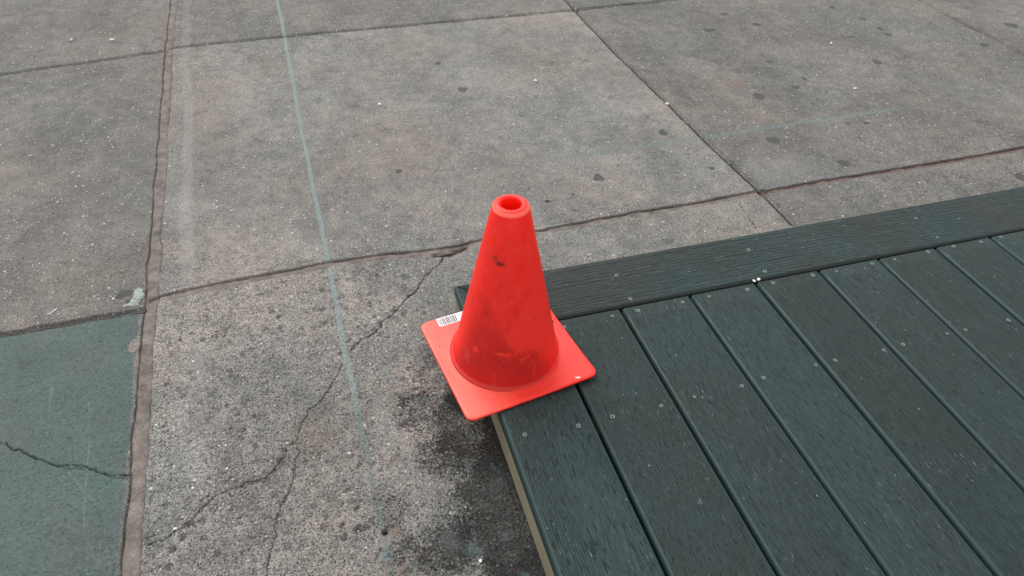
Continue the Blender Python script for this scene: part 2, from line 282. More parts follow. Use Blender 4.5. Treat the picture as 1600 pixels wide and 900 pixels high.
blot('grime', D['grime'], .85, .8, 300)
blot('pale', D['pale'], .5, .9, 400)
blot('teal', D['teal'], .6, 1.0, 500)
blot('rust', D['rust'], .8, .9, 600)
blot('pale', D['pink'], .1, .35, 700); blot('rust', [q[:4] + [.6] for q in D['pink']], .2, .3, 710)
blot('smear', D['smear'], .25, 1.3, 800, .0025)
blot('spot', D['wet'], .3, .9, 820, .0005)
# a drilled hole with a pale lip
hx, hy = D['rust'][0][0] - .010, D['rust'][0][1] + .002
i0, i1 = np.searchsorted(gx, [hx - .03, hx + .03]); j0, j1 = np.searchsorted(gy, [hy - .03, hy + .03]); s = (slice(j0, j1), slice(i0, i1))
rr = np.hypot(X[s] - hx, Y[s] - hy); mx('crack', s, 1 - sst(rr, .0022, .0048)); Z[s] -= .008 * (1 - sst(rr, .003, .006))
mx('pale', s, np.exp(-((rr - .009) / .0025) ** 2))
M['slab'] *= 1 - M['seal']
for k in ('slab', 'teal'): M[k] *= 1 - np.where(M['pale'] * (X < -.55) > .6, .9, 0)

ny, nx = X.shape
me = bpy.data.meshes.new("pavement")
me.vertices.add(nx * ny)
co = np.stack([X, Y, np.where((abs(X) < 50) & (abs(Y) < 50), Z, 0)], -1).astype(np.float32); me.vertices.foreach_set('co', co.ravel())
idx = np.arange(nx * ny).reshape(ny, nx)
fc = np.stack([idx[:-1, :-1], idx[:-1, 1:], idx[1:, 1:], idx[1:, :-1]], -1).reshape(-1, 4)
me.loops.add(fc.size); me.loops.foreach_set('vertex_index', fc.ravel().astype(np.int32))
me.polygons.add(len(fc)); me.polygons.foreach_set('loop_start', np.arange(0, fc.size, 4, dtype=np.int32))
me.polygons.foreach_set('use_smooth', np.ones(len(fc), bool)); me.update(calc_edges=True)
for nm, ks in (('mA', ('crack', 'seal', 'chalk', 'slab')), ('mB', ('grime', 'spot', 'rough', 'pale')), ('mC', ('rust', 'smear', 'red', 'teal'))):
    a = me.color_attributes.new(nm, 'FLOAT_COLOR', 'POINT')
    a.data.foreach_set('color', np.stack([M[k] for k in ks], -1).astype(np.float32).ravel())

def concrete():
    n = NT('weathered_concrete'); P = n.coord()
    crack, seal, chalk, slab = n.attr('mA'); grime, spot, rough, pale = n.attr('mB'); tone = n.n('Attribute', attribute_name='tone').outputs['Fac']; rust, smear, red, teal = n.attr('mC')
    big = n.noise(P, 2.2, 5, .6); mid = n.noise(P, 22, 6, .62); fine = n.noise(P, 230, 4, .75); mott = n.noise(P, 90, 5, .72); g3 = n.noise(P, 420, 2, .6); gr = g3
    c = n.mix(n.ss(big, .38, .62), (.262, .264, .250), (.320, .292, .268))
    c = n.mix(n.mul(n.ss(mid, .45, .7), .2), c, (.33, .245, .215))
    c = n.mix(tone, n.scale(c, .70), c)
    c = n.scale(c, n.lin(mid, .3, .72, .78, 1.2)); c = n.scale(c, n.lin(n.noise(n.coord((1, .7, 1)), 4.5, 7, .68, .6), .32, .68, .74, 1.2))
    amp = n.lin(rough, .1, 1, .62, 1.)
    v = n.math('ADD', n.mul(n.math('SUBTRACT', fine, .5), 2.3), n.math('ADD', n.mul(n.math('SUBTRACT', mott, .5), 1.0), n.mul(n.math('SUBTRACT', g3, .5), 3.4)))
    c = n.scale(c, n.math('MAXIMUM', n.math('MULTIPLY_ADD', v, amp, 1.), .18))
    # pitted dark wear
    pn = n.noise(P, 38, 7, .74); pm = n.mul(n.ss(n.math('ADD', pn, n.mul(n.math('SUBTRACT', fine, .5), .35)), .53, .62), n.lin(rough, .2, 1, .06, .72))
    wv = n.n('VectorMath', operation='ADD'); wn = n.n('TexNoise'); n.put(wn.inputs['Vector'], P); wn.inputs['Scale'].default_value = 110; wn.inputs['Detail'].default_value = 4
    n.put(wv.inputs[0], P); n.put(wv.inputs[1], n.scale(wn.outputs['Color'], .011)); d5, r5, g5 = n.voro(wv.outputs[0], 50)
    sp5 = n.mul(n.ss(n.math('SUBTRACT', d5, n.mul(g5, .22)), .20, .10), n.math('GREATER_THAN', r5, .28)); sp5 = n.mul(sp5, n.lin(rough, .3, 1, .03, .88))
    pr = n.noise(P, 5, 3, .5); sp5 = n.mul(sp5, n.ss(pr, .36, .56, .35, 1)); c = n.mix(sp5, c, n.scale(c, .40)); pm = n.mul(pm, n.ss(pr, .35, .6, .25, 1))
    c = n.mix(pm, c, n.scale(c, .42))
    # dark pits and pale aggregate showing at the surface
    d1, r1, g1 = n.voro(P, 210); pit = n.mul(n.ss(d1, .36, .22), n.math('GREATER_THAN', r1, .74))
    c = n.mix(n.mul(pit, .7), c, (.07, .062, .055))
    d2, r2, g2 = n.voro(P, 150); chip = n.mul(n.ss(d2, .34, .2), n.math('GREATER_THAN', r2, .83))
    d3, r3, g3 = n.voro(n.coord((1, 1.0, 1)), 62); chip2 = n.mul(n.ss(d3, .2, .13), n.math('GREATER_THAN', r3, .9))
    d4, r4, g4 = n.voro(P, 400); chip3 = n.mul(n.ss(d4, .4, .2), n.math('GREATER_THAN', r4, .84))
    ch = n.math('MAXIMUM', n.mul(chip, n.lin(g2, 0, 1, .3, .85)), n.math('MAXIMUM', n.mul(chip2, .9), n.mul(chip3, .5)))
    ch = n.mul(ch, n.math('SUBTRACT', 1, n.mul(slab, .7)))
    c = n.mix(ch, c, (.76, .73, .69))
    # painted / washed areas
    sl = n.mul(slab, n.ss(n.noise(P, 9, 5, .6), .2, .75, .95, .72))
    tc = n.scale((.115, .182, .172), 1) if False else n.mix(n.ss(n.noise(P, 5, 4, .6), .35, .65), (.106, .145, .138), (.112, .176, .167))
    tc = n.scale(tc, n.lin(fine, .28, .72, .72, 1.28)); tc = n.scale(tc, n.lin(mott, .3, .7, .85, 1.15))
    c = n.mix(sl, c, tc)
    c = n.mix(n.mul(n.ss(n.math('ADD', teal, n.mul(n.math('SUBTRACT', n.math('ADD', n.mul(mott, .5), n.mul(fine, .5)), .5), 2.6)), .25, .9), .75), c, (.27, .36, .345))
    c = n.mix(n.mul(pale, n.lin(fine, .3, .7, .25, .75)), c, (.46, .44, .42))
    c = n.mix(n.mul(rust, n.lin(mid, .3, .7, .5, 1.)), c, n.mix(.65, c, (.25, .13, .075)))
    # grime: soaks the low spots first, so it breaks into speckle at its edge
    gn = n.math('ADD', n.math('ADD', n.mul(n.math('SUBTRACT', n.noise(P, 20, 8, .78), .5), 1.7), .5), n.mul(n.math('SUBTRACT', fine, .5), 1.6))
    gm = n.ss(n.math('SUBTRACT', n.math('ADD', n.mul(grime, 1.85), .03), gn), -.16, .42)
    gcol = n.scale(n.mix(n.ss(n.noise(P, 14, 5, .7), .4, .62), (.022, .021, .020), (.060, .060, .057)), n.math('MAXIMUM', n.math('MULTIPLY_ADD', n.math('SUBTRACT', fine, .5), 7., 1.), .25))
    c = n.mix(n.mul(gm, .93), c, n.mix(n.mul(n.math('MAXIMUM', chip3, chip), .5), gcol, (.30, .31, .30)))
    c = n.mix(n.mul(n.mul(gm, n.ss(n.noise(P, 30, 3, .5), .58, .7)), .5), c, (.12, .2, .2))
    c = n.mix(n.mul(n.ss(n.math('ADD', spot, n.mul(n.math('SUBTRACT', fine, .5), .5)), .15, .72), n.math('SUBTRACT', .9, n.mul(gm, .6))), c, (.058, .066, .064))
    cm = n.ss(n.math('ADD', chalk, n.mul(n.math('SUBTRACT', n.math('ADD', n.mul(fine, .35), n.math('ADD', n.mul(mott, .3), n.mul(gr, .35))), .5), 4.6)), .05, .95); cm = n.mul(cm, n.ss(chalk, .04, .3))
    c = n.mix(n.mul(cm, n.lin(chalk, 0, .8, .55, .8)), c, n.mix(n.lin(chalk, .55, .85), (.20, .255, .25), n.mix(n.lin(gr, .35, .65), (.24, .31, .30), (.37, .45, .435))))
    # silt filling the joints
    sc = n.mix(n.lin(n.noise(P, 34, 7, .72), .32, .68), (.130, .108, .094), (.340, .292, .268)); sc = n.scale(sc, n.lin(fine, .3, .7, .7, 1.2)); sc = n.scale(sc, n.lin(mid, .3, .7, .75, 1.2))
    sc = n.mix(n.mul(red, .7), sc, (.16, .085, .07))
    c = n.mix(n.ss(seal, .25, .7), c, sc)
    ck = n.ss(n.math('ADD', crack, n.mul(n.math('SUBTRACT', fine, .5), .45)), .2, .85)
    c = n.mix(n.mul(ck, .93), c, (.028, .022, .018))
    sm = n.ss(n.math('ADD', smear, n.mul(n.math('SUBTRACT', n.math('ADD', n.mul(mott, .5), n.mul(fine, .5)), .5), 3.)), .42, .75)
    c = n.mix(n.mul(sm, .7), c, (.52, .60, .58))
    c = n.scale(c, .635)
    h = n.math('ADD', n.mul(fine, .5), n.math('ADD', n.mul(mott, .35), n.mul(pn, .8)))
    h = n.math('SUBTRACT', h, n.mul(pit, .6)); h = n.math('ADD', h, n.mul(ch, .25))
    h = n.mul(h, n.math('SUBTRACT', 1, n.mul(n.math('MAXIMUM', seal, n.mul(spot, .8)), .75)))
    rg = n.math('SUBTRACT', .93, n.math('ADD', n.mul(spot, .28), n.mul(sm, .35)))
    return n.end(c, rg, .25, n.bump(h, .006, .9))
tn = np.where(left, .25, 1.) * np.where(~left & (Y > np.interp(gx, [p[0] for p in D['J2']], [p[1] for p in D['J2']])[None, :]), .3, 1.); x4 = np.interp(gy, [p[1] for p in D['J4'][::-1]], [p[0] for p in D['J4'][::-1]])[:, None]
tn = tn * np.where(X > x4, .2, 1.)
a = me.attributes.new('tone', 'FLOAT', 'POINT'); a.data.foreach_set('value', tn.astype(np.float32).ravel())
me.materials.append(concrete())
pave = bpy.data.objects.new("pavement", me); COL.objects.link(pave)
tag(pave, 'grey weathered concrete pavement slabs with joints, cracks, gum spots and chalk lines', kind='structure')

# ------------------------------------------------------------------ deck
def composite(name, kind):
    """embossed wood-plastic board; grain runs along local Y"""
    n = NT(name); oi = n.n('ObjectInfo').outputs['Random']
    Pf = n.coord((1, .055, 1), 1); Pl = n.coord((1, .03, 1), 1); P = n.coord((1, 1, 1), 1); Ps = n.coord((1, .28, 1), 1)
    grain = n.noise(Pf, 800, 4, .6); grain2 = n.noise(n.coord((1, .12, 1), 1), 520, 3, .65); mid = n.noise(Ps, 16, 4, .6); big = n.noise(P, 3.2, 3, .55)
    rw = n.n('SeparateXYZ'); n.put(rw.inputs[0], n.n('TexCoord').outputs['Object']); raw = rw.outputs[0]
    # cathedral lines: distorted bands across the board
    wob = n.noise(Pl, 15, 3, .5)
    tcx = n.n('SeparateXYZ'); n.put(tcx.inputs[0], P)
    ph = n.math('ADD', n.mul(tcx.outputs[0], 760. if kind == 'border' else 1350.), n.mul(wob, 34. if kind == 'border' else 18.))
    line = n.ss(n.math('SINE', ph), .84, .99)
    brk = n.ss(n.noise(n.coord((1, .12, 1), 1), 60, 4, .7), .36, .50)
    line = n.mul(n.mul(line, brk), {'border': 1., 'edge': .9, 'field': .3}[kind])
    if kind == 'edge': line = n.mul(line, n.ss(n.math('ABSOLUTE', n.math('SUBTRACT', raw, .085)), .02, .055))
    tick = n.mul(n.ss(n.noise(n.coord((1, .13, 1), 1), 400 if kind == 'field' else 320, 3, .6), .60, .67), {'border': .3, 'edge': .8, 'field': .55}[kind])
    c = n.mix(n.ss(big, .35, .65), (.040, .080, .077), (.041, .068, .066) if kind != 'border' else (.052, .064, .062))
    c = n.scale(c, .40); c = n.scale(c, n.lin(mid, .3, .7, .9, 1.1)); c = n.scale(c, n.lin(grain, .3, .7, .55, 1.5)); c = n.scale(c, n.lin(oi, 0, 1, .88, 1.12))
    c = n.scale(c, n.lin(grain2, .3, .7, .68, 1.35))
    dk = n.math('MAXIMUM', line, tick)
    c = n.mix(n.mul(dk, .8), c, (.007, .010, .010))
    fl = n.ss(n.noise(n.coord((1, .16, 1), 1), 380, 2, .6), .66, .73)
    fl = n.mul(fl, n.ss(n.noise(P, 9, 4, .6), .42, .6, .15, 1.))
    c = n.mix(n.mul(fl, .6), c, (.19, .23, .22))
    d3, r3, g3 = n.voro(n.coord((1, .7, 1), 1), 120); sp = n.mul(n.ss(d3, .16, .1), n.math('GREATER_THAN', r3, .975))
    c = n.mix(n.mul(sp, n.lin(g3, 0, 1, .15, .8)), c, (.32, .33, .31))
    em = n.ss(n.math('ABSOLUTE', n.math('SUBTRACT', raw, .0694)), .0632, .0652)      # the rounded edges are left smooth
    c = n.mix(em, c, (.023, .043, .041) if kind != 'border' else (.014, .018, .018))  # highlight painted on the board edges, shade on the border's edges
    h = n.mul(n.math('SUBTRACT', n.math('ADD', n.mul(grain, .8), n.mul(grain2, .5)), n.mul(dk, 1.6)), n.math('SUBTRACT', 1., em))
    return n.end(c, n.math('SUBTRACT', n.lin(grain2, .3, .7, .52, .72), n.mul(em, .18)), .21, n.bump(h, .0016, .9))
MB = composite('composite_border', 'border'); ME = composite('composite_edge', 'edge'); MF = composite('composite_field', 'field')
def timber():
    n = NT('treated_timber'); P = n.coord((.35, .03, 1)); g = n.noise(P, 340, 4, .6); b = n.noise(n.coord((1, .2, 1)), 12, 4, .6)
    ln = n.ss(n.noise(n.coord((.1, .012, 1)), 260, 2, .5), .52, .62)
    c = n.mix(g, (.13, .115, .075), (.27, .245, .17)); c = n.scale(c, n.lin(b, .3, .7, .8, 1.15)); c = n.mix(n.mul(ln, .5), c, (.14, .11, .065))
    return n.end(c, .8, .25, n.bump(g, .001, .5))
MT = timber()
def dull(name, col, rough=.7, metal=0., spec=.4, var=.25, sc=300):
    n = NT(name); g = n.noise(n.coord(), sc, 4, .6); n.p.inputs['Metallic'].default_value = metal
    return n.end(n.scale(col + (1,) if False else n.mix(1, (0, 0, 0), col), n.lin(g, .3, .7, 1 - var, 1 + var)), rough, spec, n.bump(g, .0004, .5))
M_BURR = dull('plastic_burr', (.135, .165, .158), .6); M_SCR = dull('screw_head', (.008, .008, .008), .5, .3)

deck = empty('deck', (0, 0, 0))
tag(deck, 'low dark green composite board deck with a mitred border, under the orange cone', 'deck')
TH = .0235; RAD = .006
def board(name, w, v0f, v1f, mat, parent, loc, rz, rad=.006, radr=None, nst=60, seed=0):
    """board along local +Y; v0f(u), v1f(u) give where it starts and ends across its width (mitres)"""
    radr = radr or rad; rg = random.Random(seed)
    prof = [(0.0008, -TH), (0, -TH + .001)]
    for k in range(6): a = R(180 - 18 * k); prof.append((rad + rad * math.cos(a), -rad + rad * math.sin(a)))
    for k in range(1, 9): prof.append((rad + (w - rad - radr) * k / 9, 0))
    for k in range(6): a = R(90 - 18 * k); prof.append((w - radr + radr * math.cos(a), -radr + radr * math.sin(a)))
    prof += [(w, -TH + .001), (w - .0008, -TH)]
    bm = bmesh.new(); rows = []
    for i in range(nst + 1):
        t = i / nst; row = []
        for (uu, zz) in prof:
            v = v0f(uu) * (1 - t) + v1f(uu) * t
            row.append(bm.verts.new((uu, v, zz)))
        rows.append(row)
    n = len(prof)
    for a, b in zip(rows, rows[1:]):
        for k in range(n): bm.faces.new((a[k], a[(k + 1) % n], b[(k + 1) % n], b[k]))
    c0 = bm.faces.new(rows[0]); c1 = bm.faces.new(rows[-1][::-1])
    o = bm_obj(name, bm, parent, (mat,)); me = o.data
    for p in me.polygons:
        if len(p.vertices) > 4: p.use_smooth = False
    o.location = loc; o.rotation_euler.z = rz
    return o
P0 = .1440; GAP = .0052; LEN = 1.9; BW = .1394
# left border board: local frame has +Y pointing away from the viewer, so start at -LEN
mit = .0011
edge_b = board('border_board', P0 - GAP, lambda u_: -LEN, lambda u_: -u_ * 1.0 - mit, ME, deck, (0, 0, DZ), 0, seed=1)
edge_b['label'] = 'left border board, straight grain, running toward the viewer under the cone'
# far border board: local +Y runs to world -X, local X to world +Y  (rotated 90 degrees)
top_b = board('border_board', BW, lambda u_: -3.1, lambda u_: -(BW - u_) - mit, MB, deck, (0, -BW, DZ), R(90), rad=.0075, seed=2, nst=90)
top_b['label'] = 'far border board with dark cathedral grain lines along the top of the deck'
boards = []
for k in range(1, 21):
    x0 = P0 * k + (.0003 * ((k * 7) % 3 - 1))
    b = board('deck_board', P0 - GAP, lambda u_: -LEN, lambda u_: 0, MF, deck, (x0, -.1425 - .0022, DZ + .0003 * ((k * 5) % 3 - 1)), 0, seed=k) if k == 1 else None
    if b is None:
        b = boards[0].copy(); COL.objects.link(b); b.parent = deck; b.location = (x0, -.1447, DZ + .0003 * ((k * 5) % 3 - 1))
    boards.append(b)
# frame below: timber rim and joists
def box(bm, x0, x1, y0, y1, z0, z1, bev=.0015):
    r_ = bmesh.ops.create_cube(bm, size=1); vs = r_['verts']
    for v in vs: v.co = Vector(((x0 + x1) / 2 + v.co.x * (x1 - x0), (y0 + y1) / 2 + v.co.y * (y1 - y0), (z0 + z1) / 2 + v.co.z * (z1 - z0)))
    if bev: bmesh.ops.bevel(bm, geom=list({e for v in vs for e in v.link_edges}), offset=bev, segments=2, affect='EDGES')
def beam(name, *a, bev=.0015):
    bm = bmesh.new(); box(bm, *a, bev=bev); o = bm_obj(name, bm, deck, (MT,), False); return o
Zt = DZ - TH - .0008
beam('rim_beam', .0015, .0395, -1.99, -.0045, .006, Zt)['label'] = 'pale timber rim beam showing below the left edge'
beam('rim_beam', .0405, 3.05, -.0425, -.0045, .006, Zt)
for yy in (-.156, -.366, -.772, -1.178, -1.584, -1.9):
    beam('joist', .0405, 3.05, yy - .019, yy + .019, .006, Zt)
for xx in (.03, 1.5, 3.0):
    for yy in (-.03, -.95, -1.9):
        bm = bmesh.new(); box(bm, xx - .02, xx + .02, yy - .015, yy + .015, -.001, .0055, bev=.0008); bm_obj('foot_pad', bm, deck, (M_SCR,), False)

def screw_mesh():
    bm = bmesh.new(); N = 20
    rings = [(.0034, -.0002), (.0031, .0004), (.0025, .0006), (.0019, .0003), (.0015, .00008)]; vs = []
    for r_, z in rings: vs.append([bm.verts.new((r_ * math.cos(2 * math.pi * k / N), r_ * math.sin(2 * math.pi * k / N), z)) for k in range(N)])
    for a, b in zip(vs, vs[1:]):
        for k in range(N): bm.faces.new((a[k], a[(k + 1) % N], b[(k + 1) % N], b[k]))
    fcap = bm.faces.new(vs[-1]); fcap.material_index = 1  # dark screw head; its black also paints the shade in the hole
    for k in range(N):
        fq = [f_ for f_ in vs[-1][k].link_faces if len(f_.verts) == 4]
    me = bpy.data.meshes.new('screw'); bmesh.ops.recalc_face_normals(bm, faces=bm.faces); bm.to_mesh(me); bm.free()
    for p in me.polygons: p.use_smooth = len(p.vertices) == 4
    me.materials.append(M_BURR); me.materials.append(M_SCR); return me
SME = screw_mesh(); rs = random.Random(5)
def screw(x, y):
    if y > -.1415: par, z = top_b, DZ
    elif x < P0 - .003: par, z = edge_b, DZ
    else:
        k = int((x - .002) // P0); k = min(max(k, 1), 20); par = boards[k - 1]; z = par.location.z
    o = bpy.data.objects.new('screw', SME); COL.objects.link(o); o.parent = par
    loc = Vector((x, y, z + .0001)) - par.location
    if par is top_b: loc = Vector((loc.y, -loc.x, loc.z))
    o.location = loc; s_ = rs.uniform(.88, 1.18); o.scale = (s_, s_ * rs.uniform(.85, 1.15), rs.uniform(.7, 1.4)); o.rotation_euler.z = rs.uniform(0, 6)
for x, y in D['screws']: screw(x, y)
for k in range(8, 21):                                   # the same pattern goes on beyond the frame
    for u_ in (.028, .116):
        x = P0 * k + u_
        for yy in (-.155, -.364):
            if not any(math.hypot(x - a, y_ - yy) < .03 for a, y_ in D['screws']): screw(x + rs.uniform(-.003, .003), yy + rs.uniform(-.003, .003))
for k in range(0, 21):
    for u_ in (.028, .116): screw(P0 * k + u_ + rs.uniform(-.003, .003), -.775 + rs.uniform(-.004, .004))

# ------------------------------------------------------------------ cone
def vinyl(name):
    n = NT(name); P = n.coord(); a = n.attr('wear_light')
    g = n.noise(P, 60, 5, .6); fine = n.noise(P, 500, 3, .6); st = n.noise(n.coord((1, 1, .12)), 90, 4, .6)
    c = n.mix(n.ss(g, .3, .7), (1., .028, .018), (1., .038, .023))
    film_shade = n.ss(n.math('ADD', a[3], n.math('ADD', n.mul(n.math('SUBTRACT', n.noise(P, 26, 5, .55), .5), .8), n.mul(n.math('SUBTRACT', st, .5), .5))), .1, .95)
    c = n.mix(n.mul(film_shade, .85), c, (.54, .014, .012))  # smudge film, also painting in the shade on the lower left flank
    c = n.mix(n.mul(n.ss(n.math('ADD', a[0], n.mul(n.math('SUBTRACT', n.noise(P, 70, 7, .7), .5), 1.6)), .3, .8), .9), c, (1.0, .045, .027))    # cleaned patches, painted brighter for light glowing through the wall
    c = n.mix(n.mul(n.ss(n.math('ADD', a[1], n.mul(n.math('SUBTRACT', n.noise(P, 150, 5, .7), .5), 1.5)), .35, 1.0), .8), c, (.10, .012, .012))  # dirt
    c = n.mix(n.mul(n.ss(n.math('ADD', a[2], n.mul(n.math('SUBTRACT', fine, .5), .15)), .2, 1.), .5), c, (1., .31, .22))      # pale sky sheen painted on rim and base
    c = n.mix(n.mul(n.ss(st, .6, .72), .18), c, (.45, .012, .012))
    sk = n.ss(n.noise(n.coord((1, 1, .05)), 260, 3, .6), .66, .70); c = n.mix(n.mul(n.mul(sk, n.ss(g, .42, .58)), .35), c, (1., .20, .15))
    nk = n.ss(n.noise(P, 340, 4, .7), .70, .74); c = n.mix(n.mul(n.mul(nk, n.ss(n.noise(P, 22, 3, .5), .5, .6)), .6), c, (.16, .018, .016))
    c = n.mix(n.mul(n.ss(n.noise(n.coord((1, 1, .5)), 45, 6, .7), .56, .70), .35), c, (1., .085, .06))
    d, r_, g_ = n.voro(P, 130); fl = n.mul(n.ss(d, .2, .1), n.math('GREATER_THAN', r_, .975)); c = n.mix(n.mul(fl, .7), c, (.12, .01, .01))
    n.end(c, n.lin(g, .3, .7, .36, .5), .5, n.bump(n.math('ADD', g, n.mul(fine, .25)), .0012, .35))
    tr = n.n('BsdfTranslucent'); n.put(tr.inputs['Color'], n.scale(c, .95)); ms = n.n('MixShader'); ms.inputs[0].default_value = .3
    n.t.links.new(n.p.outputs[0], ms.inputs[1]); n.t.links.new(tr.outputs[0], ms.inputs[2]); n.t.links.new(ms.outputs[0], n.out.inputs['Surface'])
    return n.m
MV = vinyl('orange_vinyl')
cone = empty('traffic_cone', (.0469, -.191, DZ), .1369)
tag(cone, 'bright red-orange plastic cone with a square base on the corner of the dark deck', 'traffic cone')
CROT = .1369
def put_wear_light(o, fn):
    me = o.data; a = me.color_attributes.new('wear_light', 'FLOAT_COLOR', 'POINT')  # masks for dirt and for glow, sheen and shade painted into the vinyl
    v = np.array([(list(fn(v.co)) + [0])[:4] for v in me.vertices], np.float32); a.data.foreach_set('color', v.ravel())
prof = []
RB, RT, HH = .0890, .0284, .307; ZB = .0060
prof += [(.0965, .0063), (.0930, .0070), (.0908, .0088), (.0896, .012)]
for k in range(1, 100): t = k / 100; prof.append((.0894 + (RT - .0894) * t, .014 + (HH - .014) * t))
prof += [(RT, HH), (.0281, .3082), (.0262, .3116), (.0225, .3140), (.0205, .3145), (.0175, .3142), (.0163, .3134), (.0158, .3120), (.0160, .306), (.0215, .285)]
for k in range(1, 24): t = k / 24; prof.append((.0225 + (.0850 - .0225) * t, .280 + (.003 - .280) * t))
prof += [(.0945, .0018)]
NA = 160; bm = bmesh.new(); rg_ = []
for (rr, zz) in prof:
    rg_.append([bm.verts.new((rr * math.cos(2 * math.pi * k / NA), rr * math.sin(2 * math.pi * k / NA), zz)) for k in range(NA)])
for i in range(len(rg_)):
    a, b = rg_[i], rg_[(i + 1) % len(rg_)]
    for k in range(NA): bm.faces.new((a[k], a[(k + 1) % NA], b[(k + 1) % NA], b[k]))
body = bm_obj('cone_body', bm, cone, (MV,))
def gauss(a, z, a0, z0, sa, sz):
    da = (a - a0 + CROT + math.pi) % (2 * math.pi) - math.pi
    return math.exp(-(da / sa) ** 2 - ((z - z0) / sz) ** 2)
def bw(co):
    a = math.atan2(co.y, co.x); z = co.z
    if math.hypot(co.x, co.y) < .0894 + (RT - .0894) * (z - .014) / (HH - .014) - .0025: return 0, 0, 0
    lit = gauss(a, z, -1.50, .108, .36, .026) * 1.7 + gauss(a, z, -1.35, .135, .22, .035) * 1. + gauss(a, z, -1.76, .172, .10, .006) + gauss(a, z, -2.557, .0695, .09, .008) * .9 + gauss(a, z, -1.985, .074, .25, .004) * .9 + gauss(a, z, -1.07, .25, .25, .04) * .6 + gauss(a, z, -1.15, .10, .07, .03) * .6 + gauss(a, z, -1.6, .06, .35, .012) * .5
    lit += gauss(a, z, -.85, .13, .45, .12) * .6  # right flank coloured brighter for the light glowing through it
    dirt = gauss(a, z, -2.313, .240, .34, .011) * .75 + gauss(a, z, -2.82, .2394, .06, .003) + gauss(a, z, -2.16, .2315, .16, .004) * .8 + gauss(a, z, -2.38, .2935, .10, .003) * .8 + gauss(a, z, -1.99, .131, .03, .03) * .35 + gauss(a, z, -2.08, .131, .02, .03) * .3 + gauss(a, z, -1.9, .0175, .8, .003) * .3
    sky_sheen = (1. if z > .3075 else 0) + max(0, 1 - (z - .0063) / .006) * .2 * (1 if z < .012 else 0)  # rim and foot lightened with painted sheen
    sky_sheen += gauss(a, z, -2.75, .045, .16, .02) * .5
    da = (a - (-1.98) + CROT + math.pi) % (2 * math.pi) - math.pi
    film_shade = math.exp(-(da / .95) ** 4) * (.16 + .85 * max(0, 1 - z / .22)) + .45 * math.exp(-(z / .055) ** 2)  # darker low down and on the left: shade put into the colour
    return lit, dirt, sky_sheen, film_shade
put_wear_light(body, bw)
# square base plate: rings from a circle out to a rounded square
S, CR = .1180, .0135
def sq(th, s_, cr):
    c, s2 = math.cos(th), math.sin(th); k = s_ / max(abs(c), abs(s2)); x, y = c * k, s2 * k
    lim = s_ - cr
    if abs(x) > lim and abs(y) > lim:
        cx, cy = math.copysign(lim, x), math.copysign(lim, y); b = c * cx + s2 * cy; q_ = b * b - (cx * cx + cy * cy - cr * cr)
        if q_ > 0: k = b + math.sqrt(q_); x, y = c * k, s2 * k
    return x, y
def lift(x, y):
    l = .0105 * max(0, (x - y * .9) / .22 - .35) ** 1.5          # near right corner has curled up
    l += .0018 * max(0, (-y) / .118) ** 3 * (1 if x > -.03 else .5)
    l -= .0016 * max(0, (-x + .03) / .148) ** 2 * (x < -.047)   # the overhanging side sags a little
    return l
NP = 240; bm = bmesh.new(); T4 = .0056
ths = [2 * math.pi * k / NP for k in range(NP)]
def ring(fr, z, ins=0.):
    o = []
    for th in ths:
        xo, yo = sq(th, S - ins, max(CR - ins, .004)); xi, yi = .086 * math.cos(th), .086 * math.sin(th)
        x, y = xi + (xo - xi) * fr, yi + (yo - yi) * fr; o.append(bm.verts.new((x, y, z + lift(x, y))))
    return o
rr_ = [ring(fr, .0004 + T4) for fr in (0, .15, .3, .45, .6, .75, .88)] + [ring(1, .0004 + T4, .0018), ring(1, T4 - .0003, .0006), ring(1, T4 - .0014, 0), ring(1, .0016, 0), ring(1, .0004, .0008)] + [ring(fr, .0004, .0008) for fr in (.8, .5, .2, 0)]
for i in range(len(rr_)):
    a, b = rr_[i], rr_[(i + 1) % len(rr_)]
    for k in range(NP): bm.faces.new((a[k], a[(k + 1) % NP], b[(k + 1) % NP], b[k]))
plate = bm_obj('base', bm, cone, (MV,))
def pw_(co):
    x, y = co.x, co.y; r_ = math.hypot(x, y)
    sky_sheen = .25 + .5 * sst(np.float64(-x), -.02, .12) + .12 * math.exp(-((r_ - .1) / .006) ** 2)  # plate paler toward the left, the sky's reflection put into the colour
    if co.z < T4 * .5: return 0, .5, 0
    return .5, 0.45 * math.exp(-((x + .02) / .05) ** 2 - ((y + .104) / .004) ** 2), sky_sheen
put_wear_light(plate, pw_)
# price sticker with a bar code, lying across the far edge of the base
M_LAB = dull('label_paper', (.62, .62, .62), .5, var=.06); M_INK = dull('black_ink', (.05, .05, .055), .5)
bm = bmesh.new(); lx0, lx1, ly0, ly1 = -.0862, -.0270, .0952, .1166; zl = T4 + .0007
def quad(x0, x1, y0, y1, z, mi=0, n_=8):
    for i in range(n_):
        a, b = x0 + (x1 - x0) * i / n_, x0 + (x1 - x0) * (i + 1) / n_
        f_ = bm.faces.new([bm.verts.new((p, q2, z + lift(p, q2))) for p, q2 in ((a, y0), (b, y0), (b, y1), (a, y1))]); f_.material_index = mi
quad(lx0, lx1, ly0 + .002, ly1, zl); quad(lx0 + .002, lx1, ly0, ly0 + .002, zl, n_=6)
x = -.0800; bars = random.Random(11)
quad(-.0830, -.0818, .1000, .1130, zl + .00015, 1, 2)      # small print reading up the short end
while x < -.0500:
    wd = bars.choice((.0009, .0013, .0020)); quad(x, x + wd, .0968, .1142, zl + .00015, 1, 1); x += wd + bars.choice((.0009, .0012, .0016))
for yy, xa, xb in ((.1125, -.0465, -.033), (.1088, -.0465, -.038), (.1010, -.0465, -.041)):
    xx = xa
    while xx < xb: quad(xx, xx + .0012, yy, yy + .0009, zl + .00015, 1, 1); xx += .0018
